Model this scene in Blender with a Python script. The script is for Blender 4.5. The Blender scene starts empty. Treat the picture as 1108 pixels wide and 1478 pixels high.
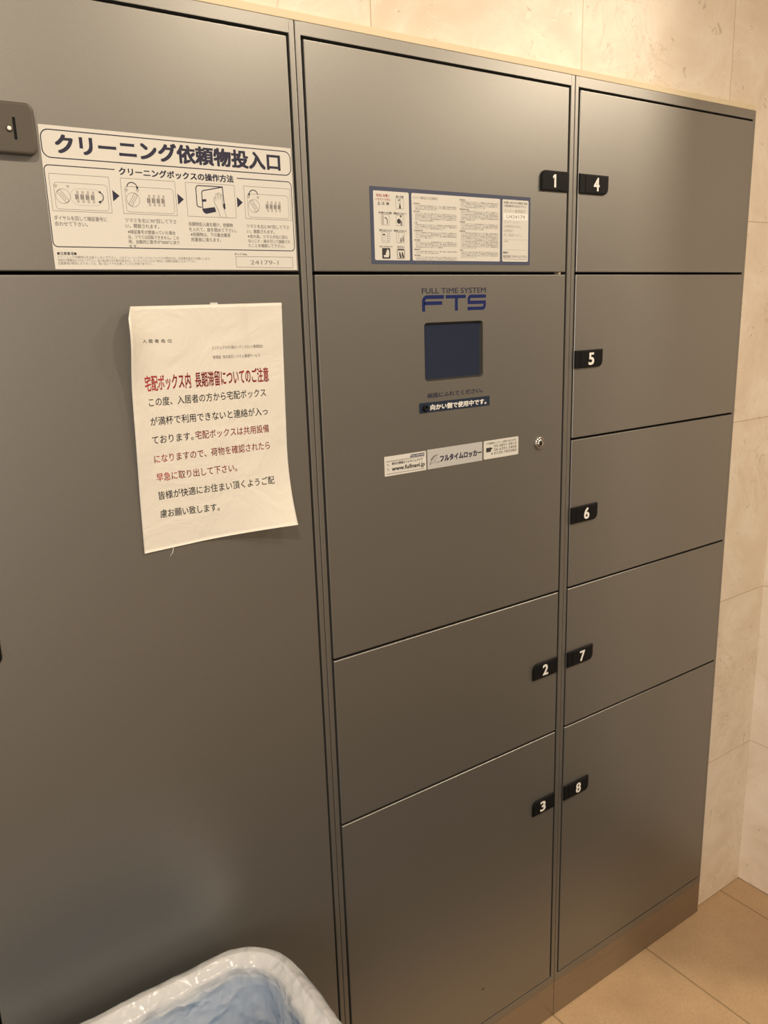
import bpy, bmesh, math, random
from mathutils import Vector, Matrix, noise
random.seed(7)
PI = math.pi
S = bpy.context.scene
COL = S.collection

# ------------------------------------------------------------------ camera
def basis(yaw, pitch, roll):
    cy, sy, cp, sp = math.cos(yaw), math.sin(yaw), math.cos(pitch), math.sin(pitch)
    f = Vector((sy*cp, cy*cp, sp)); r = Vector((cy, -sy, 0)); u = r.cross(f)
    c, s = math.cos(roll), math.sin(roll)
    return c*r + s*u, -s*r + c*u, f
r_, u_, f_ = basis(math.radians(34.5790846), math.radians(-13.89097709), math.radians(-1.81865331))
cam = bpy.data.cameras.new('camera'); co = bpy.data.objects.new('camera', cam); COL.objects.link(co)
co.matrix_world = Matrix(((r_.x, u_.x, -f_.x, -0.56847828), (r_.y, u_.y, -f_.y, -0.99055898),
                          (r_.z, u_.z, -f_.z, 1.48829083), (0, 0, 0, 1)))
cam.sensor_width = 36; cam.sensor_fit = 'AUTO'; cam.lens = 1164.921*36/1478; cam.clip_start = 0.01
S.camera = co

# ------------------------------------------------------------------ world, lamps, exposure
w = bpy.data.worlds.new('world'); S.world = w; w.use_nodes = True
w.node_tree.nodes['Background'].inputs[0].default_value = (1.0, 0.86, 0.7, 1)
w.node_tree.nodes['Background'].inputs[1].default_value = 0.02
def lamp(name, loc, power, color, size, target=None, spread=PI):
    l = bpy.data.lights.new(name, 'AREA'); l.shape = 'DISK'; l.size = size; l.energy = power; l.color = color; l.spread = spread
    o = bpy.data.objects.new(name, l); COL.objects.link(o); o.location = loc
    d = (Vector(target) - Vector(loc)) if target else Vector((0, 0, -1))
    o.rotation_euler = d.to_track_quat('-Z', 'Y').to_euler(); return o
WARM = (1.0, 0.845, 0.645)
lamp('downlight_lamp', (0.45, -0.95, 2.385), 11.5, WARM, 0.12)
lamp('downlight_lamp', (-0.70, -1.05, 2.385), 24, WARM, 0.12)
lamp('downlight_lamp', (1.65, -1.05, 2.385), 26, WARM, 0.12)  # extra unseen lamp, added to brighten reflections in the upper middle and right doors
lamp('fill_light', (-1.5, -2.3, 1.45), 23, (1.0, 0.91, 0.81), 1.1, (0.3, 0.0, 0.9))  # added soft fill from front left, evens out the upright surfaces; no real source
S.view_settings.view_transform = 'Standard'; S.view_settings.look = 'None'
S.view_settings.gamma = 1; S.view_settings.use_curve_mapping = False
S.view_settings.exposure = 0.1

# ------------------------------------------------------------------ materials
def mat(name, color, rough=0.5, metal=0.0, spec=0.5, coat=0.0, trans=0.0, ior=1.45):
    m = bpy.data.materials.new(name); m.use_nodes = True
    b = m.node_tree.nodes['Principled BSDF']
    b.inputs['Base Color'].default_value = (*color, 1); b.inputs['Roughness'].default_value = rough
    b.inputs['Metallic'].default_value = metal; b.inputs['Specular IOR Level'].default_value = spec
    b.inputs['Coat Weight'].default_value = coat; b.inputs['Transmission Weight'].default_value = trans
    b.inputs['IOR'].default_value = ior
    return m
class NT:
    def __init__(s, m): s.t = m.node_tree; s.b = s.t.nodes['Principled BSDF']
    def n(s, kind, **kw):
        x = s.t.nodes.new(kind)
        for k, v in kw.items(): setattr(x, k, v)
        return x
    def l(s, a, b): s.t.links.new(a, b)
    def math(s, op, a, b=None, c=None):
        x = s.n('ShaderNodeMath', operation=op)
        for i, v in enumerate((a, b, c)):
            if v is None: continue
            if isinstance(v, (int, float)): x.inputs[i].default_value = v
            else: s.l(v, x.inputs[i])
        return x.outputs[0]
    def noise(s, vec, scale, detail=4, rough=0.55, dist=0.0):
        x = s.n('ShaderNodeTexNoise'); s.l(vec, x.inputs['Vector'])
        x.inputs['Scale'].default_value = scale; x.inputs['Detail'].default_value = detail
        x.inputs['Roughness'].default_value = rough; x.inputs['Distortion'].default_value = dist
        return x.outputs['Fac']
    def ramp(s, fac, stops):
        x = s.n('ShaderNodeValToRGB'); s.l(fac, x.inputs[0]); e = x.color_ramp.elements
        while len(e) < len(stops): e.new(0.5)
        for el, (p, c) in zip(e, stops):
            el.position = p; el.color = (*c, 1) if len(c) == 3 else c
        return x.outputs[0]
    def mix(s, fac, a, b, mode='MIX'):
        x = s.n('ShaderNodeMix', data_type='RGBA', blend_type=mode)
        if isinstance(fac, (int, float)): x.inputs[0].default_value = fac
        else: s.l(fac, x.inputs[0])
        for sock, v in ((x.inputs[6], a), (x.inputs[7], b)):
            if isinstance(v, tuple): sock.default_value = (*v, 1)
            else: s.l(v, sock)
        return x.outputs[2]
    def bump(s, h, strength, dist):
        x = s.n('ShaderNodeBump'); s.l(h, x.inputs['Height']); x.inputs['Strength'].default_value = strength
        x.inputs['Distance'].default_value = dist; s.l(x.outputs[0], s.b.inputs['Normal'])
def joint(nt, coord, origin, pitch, half):
    f = nt.math('FRACT', nt.math('DIVIDE', nt.math('SUBTRACT', coord, origin), pitch))
    d = nt.math('MINIMUM', f, nt.math('SUBTRACT', 1.0, f))
    return nt.math('LESS_THAN', d, half/pitch)
def tile_id(nt, coord, origin, pitch):
    return nt.math('FLOOR', nt.math('DIVIDE', nt.math('SUBTRACT', coord, origin), pitch))

def stone(name, axis, a0, ap, base, light, dark, jointcol):
    m = mat(name, base, 0.38, spec=0.4); nt = NT(m)
    g = nt.n('ShaderNodeNewGeometry'); sep = nt.n('ShaderNodeSeparateXYZ'); nt.l(g.outputs['Position'], sep.inputs[0])
    a = sep.outputs[axis]; z = sep.outputs[2]
    ida = tile_id(nt, a, a0, ap); idz = tile_id(nt, z, -0.008, 0.4135)
    cmb = nt.n('ShaderNodeCombineXYZ'); nt.l(ida, cmb.inputs[0]); nt.l(idz, cmb.inputs[2])
    vm = nt.n('ShaderNodeVectorMath', operation='MULTIPLY_ADD'); nt.l(cmb.outputs[0], vm.inputs[0])
    vm.inputs[1].default_value = (3.7, 1.9, 5.3); nt.l(g.outputs['Position'], vm.inputs[2])
    p = vm.outputs[0]
    big = nt.noise(p, 6.0, 7, 0.66, 1.2)
    c = nt.ramp(big, [(0.32, dark), (0.47, base), (0.66, light)])
    blot = nt.noise(p, 26, 5, 0.66, 1.4)
    c = nt.mix(nt.ramp(blot, [(0.615, (0, 0, 0)), (0.67, (0.75, 0.75, 0.75))]), c, light)
    vein = nt.noise(p, 7, 6, 0.62, 2.6); patch = nt.noise(p, 3.1, 2, 0.5)
    vd = nt.math('ABSOLUTE', nt.math('SUBTRACT', vein, 0.5))
    vm_ = nt.math('MULTIPLY', nt.ramp(vd, [(0.0, (0.8, 0.8, 0.8)), (0.012, (0, 0, 0))]), nt.ramp(patch, [(0.52, (0, 0, 0)), (0.64, (1, 1, 1))]))
    c = nt.mix(vm_, c, tuple(0.80*v for v in dark))
    pit = nt.noise(p, 48, 4, 0.6, 0.8)
    pm = nt.ramp(pit, [(0.65, (0, 0, 0)), (0.71, (0.85, 0.85, 0.85))])
    c = nt.mix(pm, c, tuple(0.74*v for v in dark))
    j = nt.math('MAXIMUM', joint(nt, a, a0, ap, 0.0008), joint(nt, z, -0.008, 0.4135, 0.0008))
    c = nt.mix(j, c, jointcol)
    nt.l(c, nt.b.inputs['Base Color'])
    h = nt.math('SUBTRACT', nt.math('MULTIPLY', big, 0.3), nt.math('ADD', nt.math('MULTIPLY', pm, 0.5), j))
    nt.bump(h, 0.25, 0.001)
    return m
M = {}
M['stone_back'] = stone('stone_back', 0, 0.1260, 0.4163, (0.775, 0.660, 0.530), (0.85, 0.765, 0.645), (0.72, 0.60, 0.465), (0.50, 0.38, 0.24))
M['stone_side'] = stone('stone_side', 1, -0.36, 0.4163, (0.82, 0.725, 0.625), (0.88, 0.81, 0.72), (0.76, 0.655, 0.545), (0.52, 0.42, 0.30))
def floor_mat():
    m = mat('floor_tile', (0.5, 0.34, 0.18), 0.5, spec=0.35); nt = NT(m)
    g = nt.n('ShaderNodeNewGeometry'); sep = nt.n('ShaderNodeSeparateXYZ'); nt.l(g.outputs['Position'], sep.inputs[0])
    p = g.outputs['Position']
    c = nt.ramp(nt.noise(p, 7, 4, 0.6), [(0.3, (0.40, 0.268, 0.155)), (0.7, (0.49, 0.345, 0.205))])
    c = nt.mix(nt.ramp(nt.noise(p, 160, 3, 0.7), [(0.35, (0.35, 0.35, 0.35)), (0.6, (0, 0, 0))]), c, (0.32, 0.21, 0.115))
    c = nt.mix(nt.ramp(nt.noise(p, 260, 2, 0.6), [(0.6, (0, 0, 0)), (0.75, (0.4, 0.4, 0.4))]), c, (0.58, 0.44, 0.29))
    j = nt.math('MAXIMUM', joint(nt, sep.outputs[0], 0.8325, 0.3145, 0.0022), joint(nt, sep.outputs[1], -0.290, 0.3145, 0.0022))
    nt.l(nt.mix(j, c, (0.27, 0.185, 0.10)), nt.b.inputs['Base Color'])
    nt.bump(nt.math('SUBTRACT', nt.math('MULTIPLY', nt.noise(p, 200, 3), 0.2), j), 0.3, 0.001)
    return m
M['floor'] = floor_mat()
def paint():
    m = mat('grey_paint', (0.30, 0.285, 0.26), 0.42, metal=0.86, spec=0.5); nt = NT(m)
    g = nt.n('ShaderNodeTexCoord')
    c = nt.ramp(nt.noise(g.outputs['Object'], 900, 2, 0.5), [(0.3, (0.27, 0.262, 0.247)), (0.7, (0.31, 0.302, 0.284))])
    nt.l(c, nt.b.inputs['Base Color'])
    nt.bump(nt.noise(g.outputs['Object'], 700, 2, 0.5), 0.05, 0.0004)
    return m
M['paint'] = paint()
M['inside'] = mat('locker_inside', (0.03, 0.028, 0.025), 0.8)
def steel():
    m = mat('hairline_steel', (0.42, 0.36, 0.30), 0.33, metal=0.9); nt = NT(m)
    g = nt.n('ShaderNodeTexCoord'); mp = nt.n('ShaderNodeMapping'); nt.l(g.outputs['Object'], mp.inputs[0])
    mp.inputs['Scale'].default_value = (6, 6, 900)
    n = nt.noise(mp.outputs[0], 1.0, 3, 0.6)
    nt.l(nt.ramp(n, [(0.3, (0.31, 0.27, 0.225)), (0.7, (0.40, 0.35, 0.295))]), nt.b.inputs['Base Color'])
    nt.l(nt.ramp(n, [(0.2, (0.28,)*3), (0.8, (0.42,)*3)]), nt.b.inputs['Roughness'])
    return m
M['steel'] = steel()
M['black'] = mat('black_plastic', (0.006, 0.006, 0.0065), 0.45, spec=0.15)
M['white_ink'] = mat('white_ink', (0.74, 0.72, 0.68), 0.5)
M['sheet'] = mat('sticker_white', (0.595, 0.578, 0.535), 0.35)
M['sheet_silver'] = mat('sticker_silver', (0.50, 0.495, 0.485), 0.35, metal=0.15)
M['navy'] = mat('navy_ink', (0.026, 0.026, 0.05), 0.5, spec=0.3)
M['navy_bar'] = mat('navy_film', (0.018, 0.028, 0.05), 0.4, spec=0.3)
M['frame_blue'] = mat('slate_blue_ink', (0.062, 0.072, 0.118), 0.5, spec=0.3)
M['grey_ink'] = mat('grey_ink', (0.19, 0.175, 0.17), 0.5)
M['pale_ink'] = mat('pale_ink', (0.38, 0.35, 0.32), 0.5)
M['red_ink'] = mat('red_ink', (0.55, 0.045, 0.04), 0.5)
M['dark_red_ink'] = mat('dark_red_ink', (0.36, 0.03, 0.035), 0.5)
M['black_ink'] = mat('black_ink', (0.03, 0.028, 0.028), 0.5)
M['logo_blue'] = mat('logo_blue', (0.006, 0.014, 0.092), 0.5, spec=0.3)
M['cream'] = mat('cream_filler', (0.72, 0.61, 0.42), 0.5)
M['ceiling'] = mat('ceiling_paint', (0.75, 0.70, 0.62), 0.8)
M['far_wall'] = mat('taupe_wall', (0.36, 0.33, 0.29), 0.6)
M['mat'] = mat('added_dark_mat', (0.035, 0.033, 0.031), 0.9)  # for an invented mat that darkens what the lower doors reflect
M['bumper'] = mat('bumper_rubber', (0.40, 0.33, 0.24), 0.7)
M['chrome'] = mat('chrome', (0.55, 0.53, 0.50), 0.22, metal=1.0)
M['lock_plate'] = mat('lock_plate_grey', (0.095, 0.083, 0.068), 0.42, metal=0.35)
M['screen'] = mat('screen_glass', (0.020, 0.027, 0.050), 0.15, spec=0.35)
M['bezel'] = mat('screen_gasket', (0.03, 0.027, 0.025), 0.5)
def paper_mat():
    m = mat('laminated_paper', (0.64, 0.605, 0.54), 0.36, spec=0.4); nt = NT(m)
    g = nt.n('ShaderNodeTexCoord')
    nt.bump(nt.noise(g.outputs['Object'], 13, 4, 0.55, 0.6), 0.55, 0.008)
    return m
M['paper'] = paper_mat()
def liner_mat():
    m = bpy.data.materials.new('liner_film'); m.use_nodes = True; nt = m.node_tree; nt.nodes.clear()
    N_ = nt.nodes.new; L = nt.links.new
    out = N_('ShaderNodeOutputMaterial'); p = N_('ShaderNodeBsdfPrincipled')
    p.inputs['Base Color'].default_value = (0.82, 0.82, 0.82, 1); p.inputs['Roughness'].default_value = 0.22; p.inputs['Specular IOR Level'].default_value = 0.7
    tl = N_('ShaderNodeBsdfTranslucent'); tl.inputs[0].default_value = (0.82, 0.84, 0.87, 1)
    tr = N_('ShaderNodeBsdfTransparent')
    m1 = N_('ShaderNodeMixShader'); m1.inputs[0].default_value = 0.3
    m2 = N_('ShaderNodeMixShader'); m2.inputs[0].default_value = 0.42
    L(p.outputs[0], m1.inputs[1]); L(tl.outputs[0], m1.inputs[2]); L(m1.outputs[0], m2.inputs[1]); L(tr.outputs[0], m2.inputs[2]); L(m2.outputs[0], out.inputs[0])
    tc = N_('ShaderNodeTexCoord')
    wn = N_('ShaderNodeTexNoise'); wn.inputs['Scale'].default_value = 9; wn.inputs['Detail'].default_value = 3
    mx = N_('ShaderNodeMix'); mx.data_type = 'VECTOR'; mx.inputs[0].default_value = 0.10
    L(tc.outputs['Object'], wn.inputs['Vector']); L(tc.outputs['Object'], mx.inputs[4]); L(wn.outputs['Color'], mx.inputs[5])
    vo = N_('ShaderNodeTexVoronoi'); vo.feature = 'F1'; vo.inputs['Scale'].default_value = 20; L(mx.outputs[1], vo.inputs['Vector'])
    v2 = N_('ShaderNodeTexVoronoi'); v2.feature = 'F1'; v2.inputs['Scale'].default_value = 55; L(mx.outputs[1], v2.inputs['Vector'])
    ad = N_('ShaderNodeMath'); ad.operation = 'MULTIPLY_ADD'; ad.inputs[1].default_value = 0.35; L(v2.outputs['Distance'], ad.inputs[0]); L(vo.outputs['Distance'], ad.inputs[2])
    bp = N_('ShaderNodeBump'); bp.inputs['Strength'].default_value = 0.8; bp.inputs['Distance'].default_value = 0.010
    L(ad.outputs[0], bp.inputs['Height']); L(bp.outputs[0], p.inputs['Normal']); L(bp.outputs[0], tl.inputs['Normal'])
    return m
M['liner'] = liner_mat()
M['bin_blue'] = mat('bin_blue_plastic', (0.13, 0.33, 0.60), 0.4)

# ------------------------------------------------------------------ mesh builder
class MB:
    def __init__(s): s.v = []; s.f = []; s.fm = []; s.m = []; s.sm = []
    def mi(s, m):
        if m not in s.m: s.m.append(m)
        return s.m.index(m)
    def add(s, verts, faces, m, smooth=False):
        o = len(s.v); k = s.mi(m); s.v += [tuple(p) for p in verts]
        for f in faces: s.f.append([i+o for i in f]); s.fm.append(k); s.sm.append(smooth)
    def bm(s, b, m, smooth=False):
        b.verts.index_update(); s.add([v.co.copy() for v in b.verts], [[v.index for v in f.verts] for f in b.faces], m, smooth); b.free()
    def box(s, x0, x1, y0, y1, z0, z1, m, bev=0.0, seg=2):
        b = bmesh.new(); bmesh.ops.create_cube(b, size=1)
        for v in b.verts:
            v.co = Vector(((x0+x1)/2+v.co.x*(x1-x0), (y0+y1)/2+v.co.y*(y1-y0), (z0+z1)/2+v.co.z*(z1-z0)))
        if bev: bmesh.ops.bevel(b, geom=list(b.edges), offset=bev, segments=seg, profile=0.6, affect='EDGES')
        s.bm(b, m)
    def prism(s, out, y0, y1, m, bev=0.0, seg=3):
        """outline in (x, z), counter-clockwise seen from -y; y0 = front"""
        n = len(out); b = bmesh.new()
        fr = [b.verts.new((x, y0, z)) for x, z in out]; bk = [b.verts.new((x, y1, z)) for x, z in out]
        ff = b.faces.new(fr); b.faces.new(bk[::-1])
        for i in range(n): b.faces.new((fr[i], bk[i], bk[(i+1) % n], fr[(i+1) % n]))
        bmesh.ops.recalc_face_normals(b, faces=b.faces)
        if bev: bmesh.ops.bevel(b, geom=list(ff.edges), offset=bev, segments=seg, profile=0.5, affect='EDGES')
        s.bm(b, m)
    def flat(s, out, y, m): s.add([(x, y, z) for x, z in out], [list(range(len(out)))], m)
    def rect(s, x0, x1, z0, z1, y, m): s.flat([(x0, z0), (x1, z0), (x1, z1), (x0, z1)], y, m)
    def stroke(s, pts, wd, y, m, closed=False):
        n = len(pts); L = []; R = []
        for i in range(n):
            p = Vector(pts[i]); a = Vector(pts[i-1]) if (i > 0 or closed) else None; c = Vector(pts[(i+1) % n]) if (i < n-1 or closed) else None
            d1 = (p-a).normalized() if a is not None else None; d2 = (c-p).normalized() if c is not None else None
            if d1 is None: d1 = d2
            if d2 is None: d2 = d1
            t = (d1+d2); t = t.normalized() if t.length > 1e-6 else d1
            nn = Vector((-t.y, t.x)); k = max(0.35, nn.dot(Vector((-d1.y, d1.x))))
            L.append(p+nn*wd/2/k); R.append(p-nn*wd/2/k)
        v = [(q.x, y, q.y) for q in R]+[(q.x, y, q.y) for q in L]
        s.add(v, [[i, (i+1) % n, n+(i+1) % n, n+i] for i in range(n if closed else n-1)], m)
    def text(s, st, x0, x1, z, h, y, m, off=0.0, shear=0.0, ztop=None, slope=0.0, fit=True, align='l'):
        """glyph bottom at z, full character height h; stretched to x0..x1"""
        V, F, bb = glyphs(st); ref = REF['cjk'] if any(ord(c) > 0x2000 for c in st) else REF['lat']
        sz = h/(ref[1]-ref[0]); sx = (x1-x0)/(bb[1]-bb[0])
        ds = [(0, 0)] if off < 0.003 else [(p*off*0.9, q*off*0.7) for p in (-1, 0, 1) for q in (-1, 1)]
        for i, (da, db) in enumerate(ds):
            s.add([(x0+(a-bb[0]+da)*sx + shear*(b-ref[0])*sz, y-i*0.000012, z+(b-ref[0]+db)*sz + slope*(a-bb[0])*sx) for a, b in V], F, m)
    def lathe(s, cx, cz, prof, m, n=28):
        """prof: (radius, y) pairs from outside in, axis along y"""
        v = []; f = []
        for r, y in prof:
            for i in range(n): a = 2*PI*i/n; v.append((cx+r*math.cos(a), y, cz+r*math.sin(a)))
        for k in range(len(prof)-1):
            for i in range(n): f.append([k*n+i, k*n+(i+1) % n, (k+1)*n+(i+1) % n, (k+1)*n+i])
        f.append([(len(prof)-1)*n+i for i in range(n)])
        s.add(v, f, m, True)
    def tube(s, pts, r, m, n=6):
        v = []; f = []
        for k, p in enumerate(pts):
            p = Vector(p); d = (Vector(pts[min(k+1, len(pts)-1)])-Vector(pts[max(k-1, 0)])).normalized()
            a = d.orthogonal().normalized(); b = d.cross(a)
            for i in range(n): t = 2*PI*i/n; v.append(p+r*(a*math.cos(t)+b*math.sin(t)))
        for k in range(len(pts)-1):
            for i in range(n): f.append([k*n+i, k*n+(i+1) % n, (k+1)*n+(i+1) % n, (k+1)*n+i])
        s.add(v, f, m, True)
    def mesh(s, name, origin=(0, 0, 0)):
        me = bpy.data.meshes.new(name); o = Vector(origin)
        me.from_pydata([Vector(p)-o for p in s.v], [], s.f)
        for m in s.m: me.materials.append(m)
        me.polygons.foreach_set('material_index', s.fm); me.polygons.foreach_set('use_smooth', s.sm); me.update(); return me
    def obj(s, name, parent=None, origin=(0, 0, 0), label=None):
        o = bpy.data.objects.new(name, s.mesh(name, origin)); COL.objects.link(o)
        if parent is not None: o.parent = parent
        else: o.location = origin
        if label: o['label'] = label
        return o
GC = {}
def glyphs(st):
    k = st
    if k not in GC:
        c = bpy.data.curves.new('t', 'FONT'); c.body = st; c.resolution_u = 3; c.fill_mode = 'FRONT'
        o = bpy.data.objects.new('t', c); COL.objects.link(o)
        dg = bpy.context.evaluated_depsgraph_get(); dg.update()
        e = o.evaluated_get(dg); me = e.to_mesh()
        V = [(v.co.x, v.co.y) for v in me.vertices]; F = [list(p.vertices) for p in me.polygons]
        e.to_mesh_clear(); bpy.data.objects.remove(o); bpy.data.curves.remove(c)
        xs = [v[0] for v in V]; ys = [v[1] for v in V]
        GC[k] = (V, F, (min(xs), max(xs), min(ys), max(ys)))
    return GC[k]
REF = {}
REF['cjk'] = glyphs('国')[2][2:]; REF['lat'] = glyphs('H')[2][2:]
def rr(x0, x1, z0, z1, r, n=6, corners=(1, 1, 1, 1)):
    """rounded rectangle, ccw from bottom-left: bl, br, tr, tl"""
    o = []
    for (cx, cz, a, k, px, pz) in ((x0+r, z0+r, PI, corners[0], x0, z0), (x1-r, z0+r, 1.5*PI, corners[1], x1, z0), (x1-r, z1-r, 0, corners[2], x1, z1), (x0+r, z1-r, PI/2, corners[3], x0, z1)):
        if not k: o.append((px, pz)); continue
        for i in range(n+1): t = a+PI/2*i/n; o.append((cx+r*math.cos(t), cz+r*math.sin(t)))
    return o
def arc(cx, cz, r, a0, a1, n=10):
    return [(cx+r*math.cos(math.radians(a0+(a1-a0)*i/n)), cz+r*math.sin(math.radians(a0+(a1-a0)*i/n))) for i in range(n+1)]
def thing(name, loc, label, cat, group=None):
    o = bpy.data.objects.new(name, None); COL.objects.link(o); o.location = loc; o.empty_display_size = 0.1
    o['label'] = label; o['category'] = cat
    if group: o['group'] = group
    return o
def struct(mb, name):
    o = mb.obj(name); o['kind'] = 'structure'; return o

# ------------------------------------------------------------------ setting
WY = 0.011; RX = 1.2275; ZC = 2.40; FY = -2.8; LX = -2.2; RX2 = 3.2; AL = -0.5215; AR = 1.0362; AT = 1.8602
m = MB(); m.box(LX-0.1, RX2+0.1, FY-0.1, 0.60, -0.06, 0.0, M['floor']); m.box(-2.15, 2.6, -1.70, -0.3050, -0.03, 0.003, M['mat'], 0.001); struct(m, 'floor')  # second box: dark mat added out of view to dim the lower doors' reflections
m = MB(); m.box(LX-0.1, RX2+0.1, FY-0.1, 0.60, ZC, ZC+0.05, M['ceiling']); struct(m, 'ceiling')
m = MB()
m.box(LX-0.1, RX2, WY, WY+0.14, AT, ZC, M['stone_back'])
m.box(AR, RX2, WY, WY+0.14, 0.002, AT, M['stone_back'])
m.box(LX-0.1, AL, WY, WY+0.14, 0, AT, M['stone_back'])
m.box(AL-0.1, AR+0.1, 0.56, 0.60, 0, ZC, M['inside'])
m.box(AL-0.04, AL, WY+0.14, 0.56, 0, AT, M['inside']); m.box(AR, AR+0.04, WY+0.14, 0.56, 0, AT, M['inside'])
m.box(AL, AR, WY+0.14, 0.56, AT, AT+0.04, M['inside'])
struct(m, 'wall_back')
m = MB(); m.box(RX, RX+0.14, -0.55, WY, 0.002, ZC, M['stone_side']); m.box(RX2, RX2+0.1, FY, WY+0.14, 0, ZC, M['far_wall']); struct(m, 'wall_right')
m = MB(); m.box(LX-0.1, LX, FY-0.1, WY, 0, ZC, M['far_wall']); struct(m, 'wall_left')
m = MB(); m.box(LX, RX2+0.1, FY-0.1, FY, 0, ZC, M['far_wall']); struct(m, 'wall_front')
m = MB(); m.box(AL+0.004, 1.0318, 0.0004, WY-0.0002, 1.8502, 1.8600, M['cream'], 0.001); struct(m, 'trim_1')

# ------------------------------------------------------------------ lockers
P = M['paint']; YF = -0.0010                     # door front plane
W = 0.517; ZT = 1.85; ZP = 0.0873; ZB = 0.1085; DEP = 0.45
SEAM = 0.002
Z1, Z2, Z3, Z4 = 1.5430, 1.2560, 0.9737, 0.6857
GRP = 'grey parcel locker units in the alcove'
def unit(x0, x1, sl, sr, label):
    """x0..x1 outer edges, sl/sr inner edges of the side stiles"""
    loc = (((x0+x1)/2), 0, 0); t = thing('parcel_locker', loc, label, 'locker', GRP); e = 0.0005
    b = MB()
    b.box(x0+e, sl, 0, DEP, ZP, ZT, P, 0.0011); b.box(sr, x1-e, 0, DEP, ZP, ZT, P, 0.0011)
    b.box(sl-0.001, sr+0.001, 0.0001, DEP, 1.8337, ZT-0.0001, P, 0.0006); b.box(sl-0.001, sr+0.001, 0.0001, DEP, ZP+0.0001, ZB-0.003, P, 0.0006)
    b.box(sl, sr, DEP-0.01, DEP, ZB-0.003, 1.8337, M['inside'])
    b.box(sl, sl+0.0004, 0.0018, DEP-0.01, ZB, 1.8337, M['inside']); b.box(sr-0.0004, sr, 0.0018, DEP-0.01, ZB, 1.8337, M['inside'])  # near-black strips put slot shade into the colour of the stile sides
    b.obj('cabinet_body', t, loc)
    k = MB(); k.box(x0+e, x1-e, 0.0005, DEP, 0.0018, ZP-0.0004, M['steel'], 0.0006); k.obj('plinth', t, loc, 'brushed steel plinth')
    return t, loc
def door(t, loc, x0, x1, z0, z1, label=None, bottom=False):
    d = MB(); d.box(x0, x1, YF, 0.019, z0+(0.0005 if bottom else SEAM), z1-SEAM, P, 0.0016, 3)
    return d
def tab(parent, loc, xa, xb, zc, digit, left):
    """black finger-pull tab; left=True: hangs from the door's left edge, round at lower right"""
    b = MB(); h = 0.0312; z0, z1 = zc-h/2, zc+h/2
    out = rr(xa, xb, z0, z1, 0.011, 6, (0, 1, 0, 0) if left else (0, 0, 0, 1))
    b.prism(out, YF-0.0035, YF-0.0001, M['black'], 0.0012)
    if left: inn = rr(xa+0.013, xb-0.0018, z0+0.0018, z1-0.0018, 0.0095, 6, (0, 1, 0, 0))
    else: inn = rr(xa+0.0018, xb-0.013, z0+0.0018, z1-0.0018, 0.0095, 6, (0, 0, 0, 1))
    b.prism(inn, YF-0.0043, YF-0.0030, M['black'], 0.0006)
    if digit:
        cx = 0.569 if left else 0.4675; hw = 0.0064 if digit != '1' else 0.0043
        if digit == '1': b.flat([(cx-0.0006, zc-0.0100), (cx+0.0036, zc-0.0100), (cx+0.0036, zc+0.0100), (cx+0.0004, zc+0.0100), (cx-0.0036, zc+0.0072), (cx-0.0036, zc+0.0034), (cx-0.0006, zc+0.0052)], YF-0.00445, M['white_ink'])
        else: b.text(digit, cx-hw, cx+hw, zc-0.0100, 0.0200, YF-0.00445, M['white_ink'], off=0.03)
    return b.obj('number_tab' if digit else 'pull_tab', parent, loc, 'black tab with a white numeral %s' % digit if digit else 'black pull tab')

# --- left unit
tA, lA = unit(-W, 0, -W+0.0085, -0.0085, 'grey locker unit at left, carrying the cleaning sticker and the paper notice')
ax0, ax1 = -W+0.0117, -0.0123
dA1 = door(tA, lA, ax0, ax1, Z1, 1.8320).obj('door', tA, lA)
dA2 = door(tA, lA, ax0, ax1, ZB, Z1, bottom=True).obj('door', tA, lA)
tab(dA2, lA, ax0, -0.4405, 1.1140, '', True)
# --- middle unit
tB, lB = unit(0, W, 0.0088, 0.5072, 'grey locker unit in the middle with the dark touch screen, doors 1 to 3')
bx0, bx1 = 0.0122, 0.5022
dB1 = door(tB, lB, bx0, bx1, Z1, 1.8320).obj('door', tB, lB)
dB2m = door(tB, lB, bx0, bx1, Z3, Z1)
dB3 = door(tB, lB, bx0, bx1, Z4, Z3).obj('door', tB, lB)
d4 = door(tB, lB, bx0, bx1, ZB, Z4, bottom=True)
d4.flat([(0.3135+0.0040*math.cos(a)*(1+0.3*math.sin(3*a))+0.0016*math.sin(a), 0.1895+0.0016*math.sin(a)) for a in [2*PI*i/10 for i in range(10)]], YF-0.0001, M['inside'])
dB4 = d4.obj('door', tB, lB)
# --- right unit
tC, lC = unit(W, 2*W, 0.5255, 1.0252, 'grey locker unit at the right end beside the stone wall, doors 4 to 8')
cx0, cx1 = 0.5288, 1.0242
dC = [door(tC, lC, cx0, cx1, z0, z1, bottom=(z0 == ZB)).obj('door', tC, lC) for z1, z0 in ((1.8320, Z1), (Z1, Z2), (Z2, Z3), (Z3, Z4), (Z4, ZB))]
for d, n, zc in zip(dC, '45678', (1.6870, 1.3970, 1.1135, 0.8275, 0.5380)): tab(d, lC, cx0, 0.6005, zc, n, True)
tab(dB1, lB, 0.4385, bx1, 1.6870, '1', False); tab(dB3, lB, 0.4370, bx1, 0.8275, '2', False); tab(dB4, lB, 0.4420, bx1, 0.5370, '3', False)
b = MB(); b.box(0.4885, 0.4925, 0.0005, 0.012, Z1-0.0018, Z1+0.0018, M['bumper'], 0.0005); b.obj('bumper', tB, lB, 'tiny pale rubber bumper in the door seam')

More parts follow.
